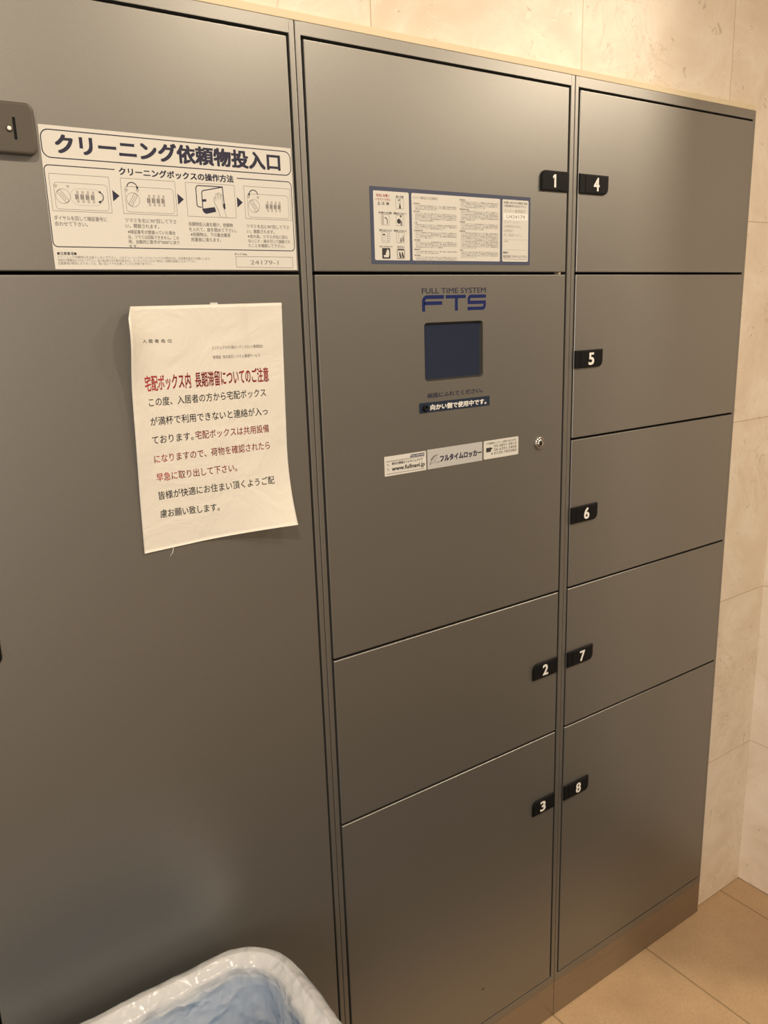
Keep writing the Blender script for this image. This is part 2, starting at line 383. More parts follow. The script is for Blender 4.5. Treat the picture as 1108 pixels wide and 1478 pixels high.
# --- touch-screen door: opening cut for the recessed screen
def cut(obj, out, y0, y1):
    c = MB(); c.prism(out, y0, y1, M['paint']); co_ = c.obj('cutter')
    co_.location = -Vector(lB)
    md = obj.modifiers.new('b', 'BOOLEAN'); md.operation = 'DIFFERENCE'; md.object = co_; md.solver = 'EXACT'
    p = obj.parent; obj.parent = None
    dg = bpy.context.evaluated_depsgraph_get(); dg.update()
    me = bpy.data.meshes.new_from_object(obj.evaluated_get(dg)); obj.modifiers.clear(); obj.data = me; obj.parent = p
    cm = co_.data; bpy.data.objects.remove(co_); bpy.data.meshes.remove(cm)
dB2 = dB2m.obj('door', tB, lB)
SX0, SX1, SZ0, SZ1 = 0.1979, 0.3162, 1.3828, 1.4710
cut(dB2, rr(SX0, SX1, SZ0, SZ1, 0.006), -0.01, 0.0062)
b = MB(); b.prism(rr(SX0+0.0002, SX1-0.0002, SZ0+0.0002, SZ1-0.0002, 0.0058), 0.0040, 0.0061, M['bezel'])
b.flat(rr(SX0+0.0030, SX1-0.0030, SZ0+0.0030, SZ1-0.0030, 0.002), 0.0039, M['screen']); b.obj('touch_screen', dB2, lB, 'dark switched-off touch screen')

# --- logo and captions on the touch-screen door
Y1 = YF-0.00012
b = MB(); B = M['logo_blue']; th = 0.0051; zt, zb = 1.5109, 1.4874
b.stroke([(0.2372, zt-th/2)]+arc(0.2046, zt-th/2-0.0070, 0.0070, 90, 180)+[(0.1976, zb)], th*1.08, Y1, B)
b.rect(0.1990, 0.2335, 1.4967, 1.5020, Y1, B)
b.rect(0.2405, 0.2806, zt-th, zt, Y1, B); b.rect(0.2587, 0.2645, zb, zt-th, Y1, B)
zm = (zt+zb)/2
b.stroke([(0.3224, zt-th/2)]+arc(0.2915, zt-th/2-0.0045, 0.0045, 90, 180)+[(0.2870, zm+th*0.2), (0.2872, zm)]+[], th, Y1, B)
b.rect(0.2845, 0.3200, zm-th/2, zm+th/2, Y1-0.00003, B)
b.stroke([(0.2842, zb+th/2), (0.3040, zb+th/2)]+arc(0.3150, zb+th/2+0.0045, 0.0045, -90, 0)+[(0.3196, zm), (0.3194, zm+th*0.5)], th, Y1, B)
b.text('FULL TIME SYSTEM', 0.1950, 0.3222, 1.5136, 0.0077, Y1, M['navy'], off=0.012)
b.obj('printed_logo', dB2, lB, 'blue maker logo printed above the screen')
b = MB(); b.text('画面にふれてください。', 0.2025, 0.3150, 1.3573, 0.0071, Y1, M['navy'], off=0.03); b.obj('printed_caption', dB2, lB, 'dark caption printed under the screen')
b = MB(); b.prism(rr(0.1856, 0.3299, 1.3353, 1.3508, 0.0012), YF-0.0006, YF-0.0001, M['navy_bar'])
b.text('向かい側で使用中です。', 0.2070, 0.3222, 1.3383, 0.0082, YF-0.0008, M['white_ink'], off=0.03)
b.lathe(0.1962, 1.3424, [(0.0052, YF-0.0006), (0.0050, YF-0.0040), (0.0040, YF-0.0052), (0.0026, YF-0.0048), (0.0024, YF-0.0030)], M['black'], 20)
b.obj('notice_strip', dB2, lB, 'navy strip with white writing and a black lamp')
b = MB(); b.lathe(0.4464, 1.2587, [(0.0112, YF-0.0001), (0.0110, YF-0.0020), (0.0094, YF-0.0034), (0.0082, YF-0.0028), (0.0068, YF-0.0026), (0.0064, YF-0.0040), (0.0058, YF-0.0042)], M['chrome'], 32)
b.lathe(0.4464, 1.2587, [(0.0026, YF-0.0043), (0.0024, YF-0.0043)], M['black'], 14); b.rect(0.4458, 0.4470, 1.2550, 1.2624, YF-0.00435, M['black'])
b.obj('key_lock', dB2, lB, 'chrome key lock')

# --- sticker with three panels in a row under the screen
YS = YF-0.0004; YT = YS-0.00012
b = MB(); b.prism(rr(0.1170, 0.1968, 1.2456, 1.2760, 0.0008), YS, YF-0.00005, M['sheet'])
b.prism([(0.1650, 1.2690), (0.1936, 1.2690), (0.1936, 1.2738), (0.1676, 1.2738)], YT, YS, M['frame_blue']); b.text('FULLTIME NAVI', 0.1680, 0.1928, 1.2704, 0.0022, YT-0.0001, M['white_ink'], off=0.01)
b.rect(0.1200, 0.1640, 1.2683, 1.2690, YT, M['pale_ink']); b.rect(0.1200, 0.1936, 1.2674, 1.2680, YT, M['grey_ink'])
b.text('便利な情報はフルタイムナビで', 0.1305, 0.1900, 1.2617, 0.0040, YT, M['black_ink'], off=0.02)
b.text('www.fullnavi.jp', 0.1305, 0.1938, 1.2530, 0.0062, YT, M['black_ink'], off=0.03)
for zz in (1.2610, 1.2540): b.text('TEL', 0.1208, 0.1262, zz, 0.0036, YT, M['grey_ink'])
b.rect(0.1200, 0.1936, 1.2485, 1.2493, YT, M['grey_ink']); b.obj('web_sticker', dB2, lB, 'small white sticker with a web address')
b = MB(); b.prism(rr(0.1994, 0.3138, 1.2456, 1.2769, 0.0006), YS, YF-0.00005, M['sheet_silver'])
b.text('フルタイムロッカー', 0.2250, 0.3118, 1.2547, 0.0098, YT, M['navy'], off=0.055)
b.stroke([(0.2040, 1.2530), (0.2075, 1.2590), (0.2140, 1.2650), (0.2205, 1.2672)], 0.0013, YT, M['grey_ink'])
b.stroke([(0.2040, 1.2530), (0.2090, 1.2545), (0.2140, 1.2590), (0.2180, 1.2630)], 0.0008, YT, M['grey_ink'])
b.stroke([(0.2060, 1.2600), (0.2110, 1.2645), (0.2170, 1.2668)], 0.0022, YT-0.00005, M['grey_ink'])
b.text('FTS-24H', 0.2135, 0.2240, 1.2542, 0.0018, YT, M['grey_ink'], off=0.01)
b.obj('brand_sticker', dB2, lB, 'silver sticker with dark katakana lettering')
b = MB(); b.prism(rr(0.3172, 0.3957, 1.2461, 1.2769, 0.0022), YS, YF-0.00005, M['sheet'])
b.text('FTS管理センター お問い合わせ先', 0.3230, 0.3900, 1.2700, 0.0036, YT, M['grey_ink'], off=0.015)
b.rect(0.3225, 0.3330, 1.2578, 1.2650, YT, M['black_ink']); b.flat([(0.3330, 1.2612), (0.3375, 1.2630), (0.3330, 1.2650)], YT, M['black_ink'])
for s_, zz in (('03-5831-5812', 1.2647), ('06-6391-5858', 1.2587), ('0120-783080', 1.2527)): b.text(s_, 0.3400, 0.3910, zz-0.0004, 0.0042, YT, M['grey_ink'], off=0.015)
b.text('●', 0.3335, 0.3372, 1.2522, 0.0040, YT, M['grey_ink']); b.obj('contact_sticker', dB2, lB, 'small white sticker with phone numbers')

# --- blue bordered sticker on door 1
b = MB(); b.prism(rr(0.1063, 0.4175, 1.5557, 1.6595, 0.0008), YS, YF-0.00005, M['frame_blue'])
for x0, x1 in ((0.1118, 0.1739), (0.1786, 0.3516), (0.3565, 0.4132)): b.flat(rr(x0, x1, 1.5608, 1.6540, 0.002, 4), YT, M['sheet'])
YT2 = YT-0.00012; YT3 = YT2-0.0001; K = M['black_ink']; G = M['grey_ink']
b.text('安全にお使い', 0.1172, 0.1398, 1.6462, 0.0036, YT2, M['dark_red_ink'], off=0.02)
b.text('いただくために', 0.1157, 0.1415, 1.6412, 0.0034, YT2, M['dark_red_ink'], off=0.01)
b.stroke([(0.1190, 1.6355), (0.1235, 1.6355), (0.1212, 1.6395)], 0.0005, YT2, K, True); b.text('!', 0.1208, 0.1216, 1.6360, 0.0022, YT2, K); b.text('注 意', 0.1255, 0.1390, 1.6355, 0.0036, YT2, K, off=0.01)
caps = ['扉に注意', '扉を開けたまま放置', '貴重品を入れないで', '生物を入れないでください', '動物を入れないで', '中に入らないで', '水をかけない', '乗らないこと']
rows = (1.6455, 1.6228, 1.5992, 1.5772); ci = 0
for r in range(4):
    for c in range(2):
        if r == 0 and c == 0: continue
        x0 = (0.1245, 0.1505)[c]; x1 = x0+0.0140; zt_ = rows[r]; zb_ = zt_-0.0142
        cw = 0.0066 if (r == 0 or ci == 6) else 0.0112
        b.text(caps[ci], (x0+x1)/2-cw, (x0+x1)/2+cw, zt_+0.0008, 0.0027, YT2, K, off=0.015)
        b.stroke(rr(x0, x1, zb_, zt_, 0.0012, 3), 0.00045, YT2, G, True)
        cx = (x0+x1)/2; cz = (zt_+zb_)/2
        if ci == 0:
            b.stroke([(cx-0.0035, cz+0.0045), (cx+0.0015, cz+0.0052)], 0.0010, YT2, K); b.stroke(arc(cx-0.0003, cz+0.0022, 0.0022, 0, 360), 0.0004, YT2, G)
            b.flat([(cx-0.0016, cz-0.0066), (cx+0.0022, cz-0.0066), (cx+0.0010, cz-0.0002), (cx-0.0004, cz-0.0002)], YT2, K)
        elif ci == 1:
            b.rect(x0+0.0012, x0+0.0045, zb_+0.001, zt_-0.001, YT2, M['pale_ink']); b.stroke([(cx-0.001, cz+0.003), (cx+0.002, cz+0.0022), (cx+0.0038, cz-0.002), (cx+0.0030, cz-0.0055)], 0.0012, YT2, K)
        elif ci == 2:
            b.flat(arc(cx-0.0022, cz-0.0012, 0.0034, 0, 360, 16)[:-1], YT2, K); b.rect(cx+0.0006, cx+0.0032, cz-0.0068, cz-0.0006, YT2, G); b.flat(arc(cx+0.0010, cz+0.0055, 0.0014, 0, 360, 10)[:-1], YT2, K); b.stroke([(cx+0.0036, zb_+0.0006), (cx+0.0036, zt_-0.0006)], 0.0004, YT2, G)
        elif ci == 3:
            b.rect(x0+0.0016, x0+0.0058, zt_-0.0042, zt_-0.0026, YT2, K); b.stroke(rr(x0+0.0018, x0+0.0062, zb_+0.0022, zt_-0.0045, 0.0008, 3), 0.0004, YT2, G, True)
            for q in range(4): b.rect(x1-0.0044, x1-0.0022, zb_+0.0018+q*0.003, zb_+0.0030+q*0.003, YT2, G)
        elif ci == 4:
            b.stroke([(cx-0.0030, zb_+0.0006), (cx-0.0030, zt_-0.0006)], 0.0004, YT2, G); b.flat([(cx-0.0004, zb_+0.001), (cx+0.0018, zb_+0.001), (cx+0.0014, cz+0.0006), (cx+0.0002, cz-0.001)], YT2, K); b.flat([(cx+0.0034, zb_+0.002), (cx+0.0056, zb_+0.002), (cx+0.0050, cz+0.003), (cx+0.0042, cz+0.003)], YT2, K)
        elif ci == 5:
            b.flat(rr(x0, x1, zb_, zt_, 0.0012, 3), YT2, K); b.flat([(x0+0.003, zb_+0.0018), (x1-0.0030, zb_+0.0018), (x1-0.0016, cz-0.001), (x1-0.0022, zt_-0.0028), (cx+0.0022, zt_-0.0014), (cx-0.0006, cz+0.001), (cx-0.001, cz-0.002), (x0+0.0022, cz-0.0028)], YT3, M['sheet'])
        else:
            b.rect(x0+0.0012, x1-0.0016, zt_-0.0026, zt_-0.0012, YT2, K); b.stroke(rr(x0+0.001, x1-0.001, zb_+0.001, zt_-0.001, 0.002, 3), 0.0008, YT2, G, True)
            for q in (0, 0.0046): b.flat([(x0+0.0040+q, zb_+0.0042), (x0+0.0060+q, zb_+0.0010), (x0+0.0082+q, zb_+0.0014), (x0+0.0058+q, zb_+0.0090), (x0+0.0040+q, zb_+0.0098)], YT2, K)
        ci += 1
LOR = ['ロッカーを御利用の際は次の事項をお守り下さい。現金、貴金属、有価証券等の貴重品は', '入れないで下さい。動物、生物、危険物、腐敗しやすい物、悪臭を放つ物は入れられません。', 'お荷物は受取り後すみやかにお引取り下さい。長期間保管された荷物は管理者が取出す事が', 'あります。扉の開閉時には手や指をはさまないよう十分ご注意下さい。暗証番号は他人に', '知られないようにして下さい。故障の際は管理室又はセンター迄ご連絡をお願いします。']
b.text('ロッカー御利用上の注意事項', 0.1818, 0.2262, 1.6462, 0.0036, YT2, M['pale_ink'], off=0.018)
def para(x0, x1, z, n, k, last=0.7, pitch=0.00245):
    for i in range(n):
        s_ = LOR[(k+i) % 5]; e_ = x1
        if i == n-1: s_ = s_[:int(len(s_)*last)]; e_ = x0+(x1-x0)*last
        b.text(s_, x0, e_, z-0.0020-i*pitch, 0.0019, YT2, G, off=0.0)
    return z-n*pitch
def column(x0, x1, z, paras, k=0):
    for n, hd in paras:
        b.text(hd, x0-0.001, x0+0.0025*len(hd), z-0.0020, 0.0019, YT2, G, off=0.01); z -= 0.0026
        z = para(x0+0.0016, x1, z, n, k, random.uniform(0.35, 0.9))-0.0008; k += 1
column(0.1832, 0.2632, 1.6410, [(3, '使用目的'), (5, '禁止事項'), (3, '入庫'), (4, '長期保管荷物'), (4, '扉の開閉'), (2, '暗証番号'), (4, '責任範囲')])
column(0.2700, 0.3480, 1.6500, [(4, '遵守事項'), (6, '長期保管の荷物'), (4, '免責事項'), (10, '損害賠償'), (4, '変更')], 2)
PX = 0.3597
b.text('お問い合わせの際は下記', PX, 0.4105, 1.6478, 0.0032, YT2, G, off=0.02); b.text('の管理番号をお伝え下さい', PX, 0.4078, 1.6430, 0.0032, YT2, G, off=0.01)
b.text('ロッカー管理番号', PX+0.001, 0.4060, 1.6352, 0.0042, YT2, M['pale_ink'], off=0.0)
b.rect(PX-0.001, 0.4115, 1.6240, 1.6335, YT2, M['white_ink']); b.text('U424179', 0.3650, 0.4052, 1.6262, 0.0052, YT3, G, off=0.0)
for s_, zz, xe in (('カスタマーセンター', 1.6185, 0.3955), ('(24時間受付対応)', 1.6120, 0.3955), ('お客様窓口', 1.6055, 0.3800), ('先ご連絡下さい。', 1.5990, 0.3990)):
    b.text(s_, PX, xe, zz, 0.0040, YT2, M['pale_ink'])
b.rect(PX-0.001, 0.4105, 1.5942, 1.5945, YT2, M['pale_ink']); b.rect(PX-0.001, 0.4105, 1.5785, 1.5788, YT2, M['pale_ink'])
b.text('設置日', PX, 0.3690, 1.5905, 0.0024, YT2, M['pale_ink']); b.text('製造元', PX-0.001, 0.3695, 1.5732, 0.0026, YT2, K, off=0.015)
b.text('株式会社フルタイムシステム', PX-0.001, 0.4108, 1.5665, 0.0042, YT2, G, off=0.02); b.rect(PX-0.001, 0.4108, 1.5643, 1.5648, YT2, G)
b.obj('usage_sticker', dB1, lB, 'blue-bordered sticker of small print')

# --- cleaning sticker on the left unit's top door
N = M['navy']; b = MB()
b.flat([(-0.3257, 1.5468), (-0.0152, 1.5468), (-0.0152, 1.6980), (-0.3257, 1.6980)], YS, M['sheet'])
b.stroke(rr(-0.3243, -0.0168, 1.6648, 1.6935, 0.0085, 6), 0.0011, YT, N, True)
b.text('クリーニング依頼物投入口', -0.3093, -0.0326, 1.6698, 0.0188, YT, N, off=0.042)
bx = rr(-0.3247, -0.0175, 1.5712, 1.6570, 0.005, 5)     # open at the top around the heading
bl = bx[0:6]; br = bx[6:12]; tr = bx[12:18]; tl = bx[18:24]
b.stroke([(-0.2470, 1.6570)]+tl+bl+br+tr+[(-0.0945, 1.6570)], 0.0010, YT, N)
b.text('クリーニングボックスの操作方法', -0.2422, -0.0993, 1.6515, 0.0078, YT, N, off=0.034)
def picbox(x0, x1):
    b.stroke([(x0, 1.6095), (x1, 1.6095), (x1, 1.6483), (x0, 1.6483)], 0.00045, YT, G, True)
def dialpic(x0, x1, turn, ang, ring):
    picbox(x0, x1); b.stroke(rr(x0+0.004, x1-0.003, 1.6115, 1.6395, 0.0035, 4), 0.0004, YT, G, True)
    cx, cz = x0+0.0128, 1.6252
    b.stroke(arc(cx, cz, 0.0078, 0, 360, 24), 0.0004, YT, G); c_, s_ = math.cos(math.radians(ang)), math.sin(math.radians(ang))
    def R_(u, v): return (cx+u*c_-v*s_, cz+u*s_+v*c_)
    b.stroke([R_(-0.0072, -0.0022), R_(0.0072, -0.0022), R_(0.0072, 0.0022), R_(-0.0072, 0.0022)], 0.0005, YT, G, True); b.stroke([R_(-0.005, 0), R_(0.005, 0)], 0.0010, YT, M['pale_ink'])
    for dx in (-0.0068, 0.0062): b.rect(cx+dx-0.0018, cx+dx+0.0018, 1.6352, 1.6370, YT, M['pale_ink']); b.rect(cx+dx-0.0006, cx+dx+0.0006, 1.6335, 1.6352, YT, M['pale_ink'])
    wx = x0+0.0265 if ring else x0+0.0300
    for q in range(4):
        u = wx+q*0.0058
        b.rect(u+0.0010, u+0.0036, 1.6190, 1.6318, YT, M['pale_ink']); b.rect(u-0.0006, u+0.0010, 1.6225, 1.6280, YT, G); b.rect(u+0.0014, u+0.0030, 1.6232, 1.6272, YT-0.0001, G)
    if ring: b.stroke(rr(x0+0.0210, x0+0.0560, 1.6165, 1.6340, 0.0085, 6), 0.0003, YT, M['pale_ink'], True)
    if turn == 'down':
        a = arc(x0+0.0520, 1.6262, 0.0055, 70, -80, 10); b.stroke(a, 0.0009, YT, N); b.flat([(a[-1][0]-0.0022, a[-1][1]), (a[-1][0]+0.001, a[-1][1]-0.0018), (a[-1][0]+0.0010, a[-1][1]+0.0018)], YT, N)
        b.flat([(a[0][0]-0.0020, a[0][1]+0.0004), (a[0][0]+0.0008, a[0][1]-0.0014), (a[0][0]+0.0010, a[0][1]+0.0014)], YT, N)
    else:
        a = arc(cx, 1.6380, 0.0062, 170, 10, 12)
        if turn == 'left': a = a[::-1]
        b.stroke(a, 0.0010, YT, N); e = a[-1]; b.flat([(e[0]-0.0018, e[1]+0.0006), (e[0]+0.0000, e[1]-0.0026), (e[0]+0.0018, e[1]+0.0006)][::1], YT, N)
dialpic(-0.3207, -0.2550, 'down', -52, True); dialpic(-0.2416, -0.1763, 'right', 58, False); dialpic(-0.0857, -0.0202, 'left', -55, False)
picbox(-0.1630, -0.0988)
b.stroke([(-0.1145, 1.6455)]+arc(-0.1460, 1.6415, 0.0040, 90, 180)+[(-0.1500, 1.6255)]+arc(-0.1475, 1.6235, 0.0026, 180, 260)+[(-0.1440, 1.6205)], 0.0011, YT, N)
b.stroke([(-0.1145, 1.6455), (-0.1380, 1.6405)]+arc(-0.1388, 1.6365, 0.0040, 95, 180)+[(-0.1428, 1.6165)], 0.0011, YT, N)
b.stroke([(-0.1150, 1.6458), (-0.1140, 1.6250)], 0.0011, YT, N); b.rect(-0.1155, -0.1127, 1.6195, 1.6260, YT, N)
b.flat([(-0.1428, 1.6190), (-0.1270, 1.6215), (-0.1255, 1.6160), (-0.1390, 1.6130), (-0.1425, 1.6150)], YT, N)
b.stroke([(-0.1425, 1.6283), (-0.1375, 1.6290)], 0.0028, YT, N)
hand = [(-0.1205, 1.6105), (-0.1225, 1.6180), (-0.1268, 1.6262), (-0.1272, 1.6320), (-0.1252, 1.6330), (-0.1248, 1.6290), (-0.1245, 1.6370), (-0.1225, 1.6372), (-0.1218, 1.6300), (-0.1212, 1.6382), (-0.1192, 1.6382), (-0.1188, 1.6300), (-0.1180, 1.6368), (-0.1162, 1.6362), (-0.1164, 1.6240), (-0.1150, 1.6200), (-0.1120, 1.6100)]
b.flat(hand[::-1], YT-0.00008, M['sheet']); b.stroke(hand, 0.00055, YT-0.00014, G)
for x in (-0.2523, -0.1742, -0.0962): b.flat([(x, 1.6222), (x+0.0078, 1.6286), (x, 1.6347)], YT, N)
def lines(x0, em, z, pitch, rows):
    for i, s_ in enumerate(rows):
        if s_: b.text(s_, x0, x0+em*len(s_), z-i*pitch, em*1.02, YT, G, off=0.012)
lines(-0.3205, 0.00450, 1.5997, 0.0062, ['ダイヤルを回して暗証番号に', '合わせて下さい。'])
lines(-0.2409, 0.00445, 1.6000, 0.0062, ['ツマミを右に90°回して下さ', 'い。開錠されます。'])
lines(-0.2390, 0.00415, 1.5872, 0.0056, ['※暗証番号が間違っていた場合', 'は、ツマミは回転できません。この', '時、自動的に数字が"0000"に戻り', 'ます。'][:1]); 
for i, (s_, xe) in enumerate((('は、ツマミは回転できません。この', -0.1770), ('時、自動的に数字が"0000"に戻り', -0.1770), ('ます。', -0.2280))): b.text(s_, -0.2390, xe, 1.5816-i*0.0054, 0.0042, YT, G, off=0.012)
lines(-0.1630, 0.00450, 1.5982, 0.0062, ['依頼物投入扉を開け、依頼物', 'を入れて、扉を閉めて下さい。'])
lines(-0.1615, 0.00440, 1.5862, 0.0060, ['※依頼物は、下の集合集荷', '用蓋部に落ちます。'])
lines(-0.0853, 0.00435, 1.5982, 0.0062, ['ツマミを左に90°回して下さ', 'い。施錠されます。'])
for i, (s_, xe) in enumerate((('※念の為、ツマミが右に回ら', -0.0272), ('ないこと・扉を引いて施錠され', -0.0232), ('たことを確認して下さい。', -0.0325))): b.text(s_, -0.0845, xe, 1.5860-i*0.0056, 0.0042, YT, G, off=0.012)
b.text('●注意事項●', -0.3218, -0.3005, 1.5622, 0.0034, YT, K, off=0.01)
for s_, xe, zz in (('クリーニング依頼物以外は投入しないで下さい。このクリーニングボックスについてのお問合せは、当店責任者までお願いします。', -0.1380, 1.5586), ('現金及び貴重品は入れないで下さい。投入後は取り出す事が出来ません。万一ボックスに入らない場合は、依頼物は無理に入れないで下さい。', -0.1570, 1.5552), ('記載事項が無効となりましても、扱い店にて十分注意していただき御了承下さい。', -0.2130, 1.5518)):
    b.text(s_, -0.3218, xe, zz, 0.0029, YT, G)
b.text('ボックスNo.', -0.1048, -0.0870, 1.5647, 0.0026, YT, K, off=0.01)
b.stroke([(-0.1033, 1.5502), (-0.0215, 1.5494), (-0.0215, 1.5632), (-0.1033, 1.5632)], 0.0005, YT, G, True); b.text('24179-1', -0.0833, -0.0428, 1.5536, 0.0050, YT, G)
b.obj('instruction_sticker', dA1, lA, 'white cleaning instruction sticker')

# --- dial lock on the left unit's top door
LP = M['lock_plate']
b = MB(); lx0, lx1, lz0, lz1 = -0.494, -0.3305, 1.6642, 1.7158
b.prism(rr(lx0, lx1, lz0, lz1, 0.0075, 6), YF-0.0105, YF-0.0002, LP, 0.0028)
pl = b.obj('dial_lock', tA, lA, 'dark grey dial lock plate')
for k in range(4):
    x = -0.3575-k*0.0215; w_ = MB()
    w_.prism(rr(x+0.0042, x+0.0070, 1.6782, 1.7002, 0.0006, 3), YF-0.0109, YF-0.0104, M['black'])
    w_.lathe(x, 1.6886, [(0.0034, YF-0.0104), (0.0033, YF-0.0116), (0.0022, YF-0.0122)], M['lock_plate'], 16); w_.lathe(x, 1.6886, [(0.0022, YF-0.0121), (0.0018, YF-0.0126), (0.0006, YF-0.0129)], M['white_ink'], 16)
    w_.obj('number_wheel', pl, lA)
b = MB(); b.lathe(-0.4675, 1.6892, [(0.0165, YF-0.0104), (0.0160, YF-0.0160), (0.0145, YF-0.0168)], LP, 36); b.box(-0.4705, -0.4645, YF-0.0265, YF-0.0160, 1.6745, 1.7040, LP, 0.0015); b.obj('turn_knob', pl, lA)

# ------------------------------------------------------------------ paper notice
TL, TR, BR, BL = (-0.2548, 1.5043), (-0.0425, 1.5050), (-0.0505, 1.2052), (-0.2600, 1.1992)
def sheet_point(u, v):
    x = (TL[0]*(1-u)+TR[0]*u)*(1-v)+(BL[0]*(1-u)+BR[0]*u)*v
    z = (TL[1]*(1-u)+TR[1]*u)*(1-v)+(BL[1]*(1-u)+BR[1]*u)*v
    lift = 0.0012
    lift += 0.0170*max(0.0, 1-u/0.20)**2*math.exp(-((v-0.10)/0.16)**2)            # upper left edge curls off
    lift += 0.0050*max(0.0, 1-u/0.25)**2*math.exp(-((v-0.45)/0.30)**2)
    lift += 0.0250*max(0.0, (u-0.35)/0.65)**1.6*max(0.0, (v-0.62)/0.38)**2         # lower right corner lifts
    lift += 0.0046*math.exp(-((u-0.715-0.16*v)/0.020)**2)*max(0.0, 1-v/0.22)        # crease below the top edge
    lift += 0.0009*(1+math.sin(5.0*u+1.0)*math.sin(6*v+0.4))
    return Vector((x, YF-lift, z))
def uv_of(x, z):
    v = (TL[1]-z)/(TL[1]-BL[1]); 
    for _ in range(3):
        xl = TL[0]*(1-v)+BL[0]*v; xr = TR[0]*(1-v)+BR[0]*v; u = (x-xl)/(xr-xl)
        zt2 = TL[1]*(1-u)+TR[1]*u; zb2 = BL[1]*(1-u)+BR[1]*u; v = (zt2-z)/(zt2-zb2)
    return u, v
nL = (-0.1485, 0, 1.352)
b = MB(); NU, NV = 48, 64; vs = []; fs = []
def clip_corner(u, v):                         # the upper-left corner is turned over a little
    return u, v
for k, dy in ((0, 0.0), (1, 0.0004)):
    for j in range(NV+1):
        for i in range(NU+1):
            u, v = i/NU, j/NV
            if v < 0.05 and u < 0.05: u = max(u, 0.028*(1-v/0.05))
            p = sheet_point(u, v); p.y += dy; vs.append(p)
n1 = (NU+1)*(NV+1); q = lambda i, j, k: k*n1+j*(NU+1)+i
for j in range(NV):
    for i in range(NU):
        fs.append([q(i, j+1, 0), q(i+1, j+1, 0), q(i+1, j, 0), q(i, j, 0)]); fs.append([q(i, j, 1), q(i+1, j, 1), q(i+1, j+1, 1), q(i, j+1, 1)])
for j in range(NV):
    for i in (0, NU): fs.append([q(i, j, 0), q(i, j, 1), q(i, j+1, 1), q(i, j+1, 0)])
for i in range(NU):
    for j in (0, NV): fs.append([q(i, j, 0), q(i+1, j, 0), q(i+1, j, 1), q(i, j, 1)])
b.add(vs, fs, M['paper'], True)
t_ = MB(); R = M['red_ink']
def pt(s_, x0, x1, zl, zr, h, m_, off=0.0): t_.text(s_, x0, x1, zl, h, 0.0, m_, off=off, slope=(zr-zl)/(x1-x0))
pt('入 居 者 各 位', -0.2375, -0.1985, 1.4612, 1.4600, 0.0042, K, 0.0)
pt('エステムプラザ川崎ガーデンフロント管理組合', -0.1462, -0.0742, 1.4485, 1.4476, 0.0042, G, 0.0)
pt('管理者  株式会社システム管理サービス', -0.1460, -0.0790, 1.4370, 1.4362, 0.0040, G, 0.0)
pt('宅配ボックス内  長期滞留についてのご注意', -0.2388, -0.0686, 1.4030, 1.4030, 0.0178, M['dark_red_ink'], 0.02)
H = 0.0102; O = 0.004
pt('この度、入居者の方から宅配ボックス', -0.2358, -0.0745, 1.3840, 1.3835, H, K, O)
pt('が満杯で利用できないと連絡が入っ', -0.2360, -0.0738, 1.3602, 1.3585, H, K, O)
pt('ております。', -0.2360, -0.1815, 1.3370, 1.3366, H, K, O); pt('宅配ボックスは共用設備', -0.1788, -0.0737, 1.3368, 1.3350, H, R, O)
pt('になりますので、荷物を確認されたら', -0.2355, -0.0742, 1.3128, 1.3120, H, R, O)
pt('早急に取り出して下さい。', -0.2348, -0.1250, 1.2890, 1.2880, H, R, O)
pt('皆様が快適にお住まい頂くようご配', -0.2345, -0.0725, 1.2655, 1.2640, H, K, O)
pt('慮お願い致します。', -0.2345, -0.1545, 1.2418, 1.2385, H, K, O)
for i, (x, y, z) in enumerate(t_.v):
    u, v = uv_of(x, z); p = sheet_point(u, v); t_.v[i] = (x, p.y-0.0003, z)
for f, k in zip(t_.f, t_.fm): pass
o_ = len(b.v); b.v += t_.v
for f, k in zip(t_.f, t_.fm): b.f.append([i+o_ for i in f]); b.fm.append(b.mi(t_.m[k])); b.sm.append(False)
t = thing('notice', nL, 'white paper notice with a red heading, taped to the lower left locker door', 'notice')
b.obj('paper_sheet', t, nL)
b = MB(); b.tube([(-0.2218, YF-0.0012, 1.2010), (-0.2222, YF-0.0016, 1.1965), (-0.2240, YF-0.0022, 1.1925), (-0.2275, YF-0.0030, 1.1900)], 0.0004, M['white_ink']); b.obj('tape_strand', t, nL, 'thin white strand hanging below the sheet')
b = MB(); b.prism(rr(-0.1435, -0.1335, 1.5028, 1.5068, 0.0008), YF-0.0016, YF-0.0002, M['sheet']); b.obj('tape', t, nL)

# ------------------------------------------------------------------ waste bin with liner
BX0, BX1, BY0, BY1, BZ = -0.568, -0.150, -0.345, -0.040, 0.600
bL = ((BX0+BX1)/2, (BY0+BY1)/2, 0)
def ringpts(inset, r, n=80):
    """rounded rectangle in plan, evenly sampled; returns (x, y, nx, ny)"""
    x0, x1, y0, y1 = BX0+inset, BX1-inset, BY0+inset, BY1-inset; r = max(0.012, r-inset); L = []
    segs = [((x1, y0+r), (x1, y1-r)), None, ((x1-r, y1), (x0+r, y1)), None, ((x0, y1-r), (x0, y0+r)), None, ((x0+r, y0), (x1-r, y0)), None]
    cs = [None, (x1-r, y1-r, 0), None, (x0+r, y1-r, 90), None, (x0+r, y0+r, 180), None, (x1-r, y0+r, 270)]
    ns = [(1, 0), None, (0, 1), None, (-1, 0), None, (0, -1), None]
    for k in range(8):
        if segs[k]:
            a, c = segs[k]
            for i in range(n): s_ = i/n; L.append((a[0]+(c[0]-a[0])*s_, a[1]+(c[1]-a[1])*s_, *ns[k]))
        else:
            cx, cy, a0 = cs[k]
            for i in range(n//2): an = math.radians(a0+90*i/(n//2)); L.append((cx+r*math.cos(an), cy+r*math.sin(an), math.cos(an), math.sin(an)))
    return L
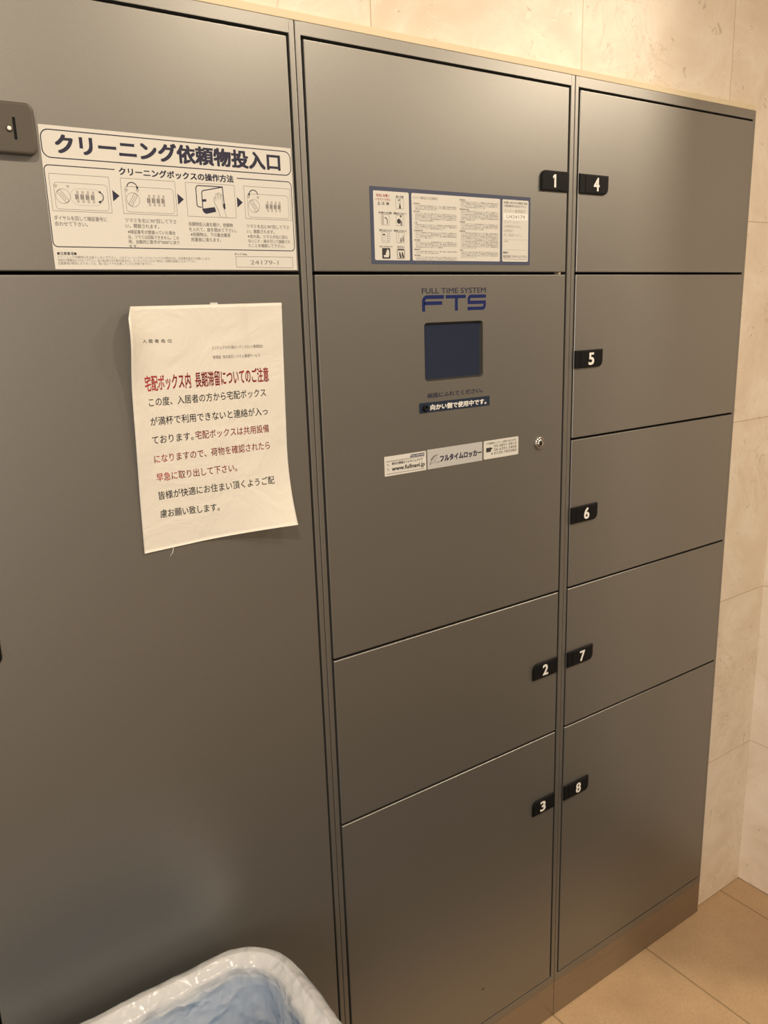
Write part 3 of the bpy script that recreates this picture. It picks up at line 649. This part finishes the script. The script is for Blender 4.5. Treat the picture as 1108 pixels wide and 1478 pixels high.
def loft(prof, r, m_, disp=None, cap=True, smooth=True):
    mb = MB(); vs = []; fs = []; n = None
    for k, (ins, z) in enumerate(prof):
        L = ringpts(ins, r); n = len(L)
        for i, (x, y, nx, ny) in enumerate(L):
            p = Vector((x, y, z))
            if disp: p = disp(p, Vector((nx, ny, 0)), i, n, k)
            vs.append(p)
    for k in range(len(prof)-1):
        for i in range(n): fs.append([k*n+i, k*n+(i+1) % n, (k+1)*n+(i+1) % n, (k+1)*n+i])
    if cap: fs.append([(len(prof)-1)*n+i for i in range(n)])
    mb.add(vs, fs, m_, smooth); return mb
t = thing('waste_bin', bL, 'waste bin lined with a white plastic bag, standing before the left locker', 'bin')
prof = [(0.050, 0.0), (0.046, 0.0), (0.012, 0.55), (0.004, 0.560), (0.004, 0.590), (0.010, 0.594), (0.016, 0.590), (0.018, 0.55), (0.050, 0.012)]
loft(prof, 0.078, M['bin_blue'], None).obj('bin_body', t, bL, 'blue plastic bin body')
lp = [(-0.012, 0.455), (-0.010, 0.47), (-0.010, 0.485), (-0.008, 0.50), (-0.008, 0.515), (-0.007, 0.53), (-0.007, 0.545), (-0.008, 0.557), (-0.009, 0.568), (-0.010, 0.578), (-0.009, 0.586), (-0.005, 0.5930), (-0.001, 0.5975), (0.004, 0.600), (0.010, 0.5985), (0.015, 0.594), (0.019, 0.587), (0.0225, 0.578), (0.0245, 0.568), (0.0255, 0.557)]
NO = 15                                           # rows up to the crest of the rim
lp += [(0.0265+0.026*(0.547-z)/0.5, z) for z in [0.547-0.010*k for k in range(0, 53)]]
def ridge(q):
    return (1-abs(noise.noise(q))*2.2)
def crease(p, nrm, i, n, k):
    inside = k > NO; q = Vector((p.x*9, p.y*9, p.z*6))
    a = noise.fractal(q, 1.0, 2.0, 5)
    r1 = max(0, ridge(Vector((p.x*13+7, p.y*13, p.z*8))))**2.5; r2 = max(0, ridge(Vector((p.x*30+3, p.y*30, p.z*22))))**3
    c_ = noise.noise(Vector((p.x*70, p.y*70, p.z*45)))
    fold = abs(math.sin(i*0.23+2.6*noise.noise(Vector((i*0.03, 0, p.z*5)))))
    if inside:
        amt = min(1.0, (0.603-p.z)/0.035); p = p-nrm*amt*(0.0040*(0.6+0.9*a)+0.0050*r1+0.0026*r2+0.0009*c_+0.0030*fold*max(0.0, a+0.4))
    else:
        amt = min(1.0, (0.607-p.z)/0.03); p = p+nrm*amt*(0.0030*(0.4+0.8*a)+0.0016*r1+0.0009*r2+0.0004*c_+0.0008*fold)
    rim = math.exp(-((p.z-0.60)/0.022)**2)
    p.z += rim*(0.0050*noise.noise(Vector((p.x*9, p.y*9, 3.1)))+0.0012*noise.noise(Vector((p.x*34, p.y*34, 1.1)))+0.0004*r2)
    return p
film = loft(lp, 0.078, M['liner'], crease)
def hem_crease(p, nrm, i, n, k): return crease(p+nrm*0.0012, nrm, i, n, NO+5)
for q0, q1 in ((0.5985, 0.572), (0.5980, 0.580)):
    hp = [(0.0085+0.0155*min(1.0, t_/4)+(0.0006 if q1 > 0.575 else 0), q0+(q1-q0)*t_/7) for t_ in range(8)]
    hm = loft(hp, 0.078, M['liner'], hem_crease, cap=False); film.add(hm.v, hm.f, M['liner'], True)
film.obj('liner_bag', t, bL, 'thin white plastic liner bag folded over the rim')
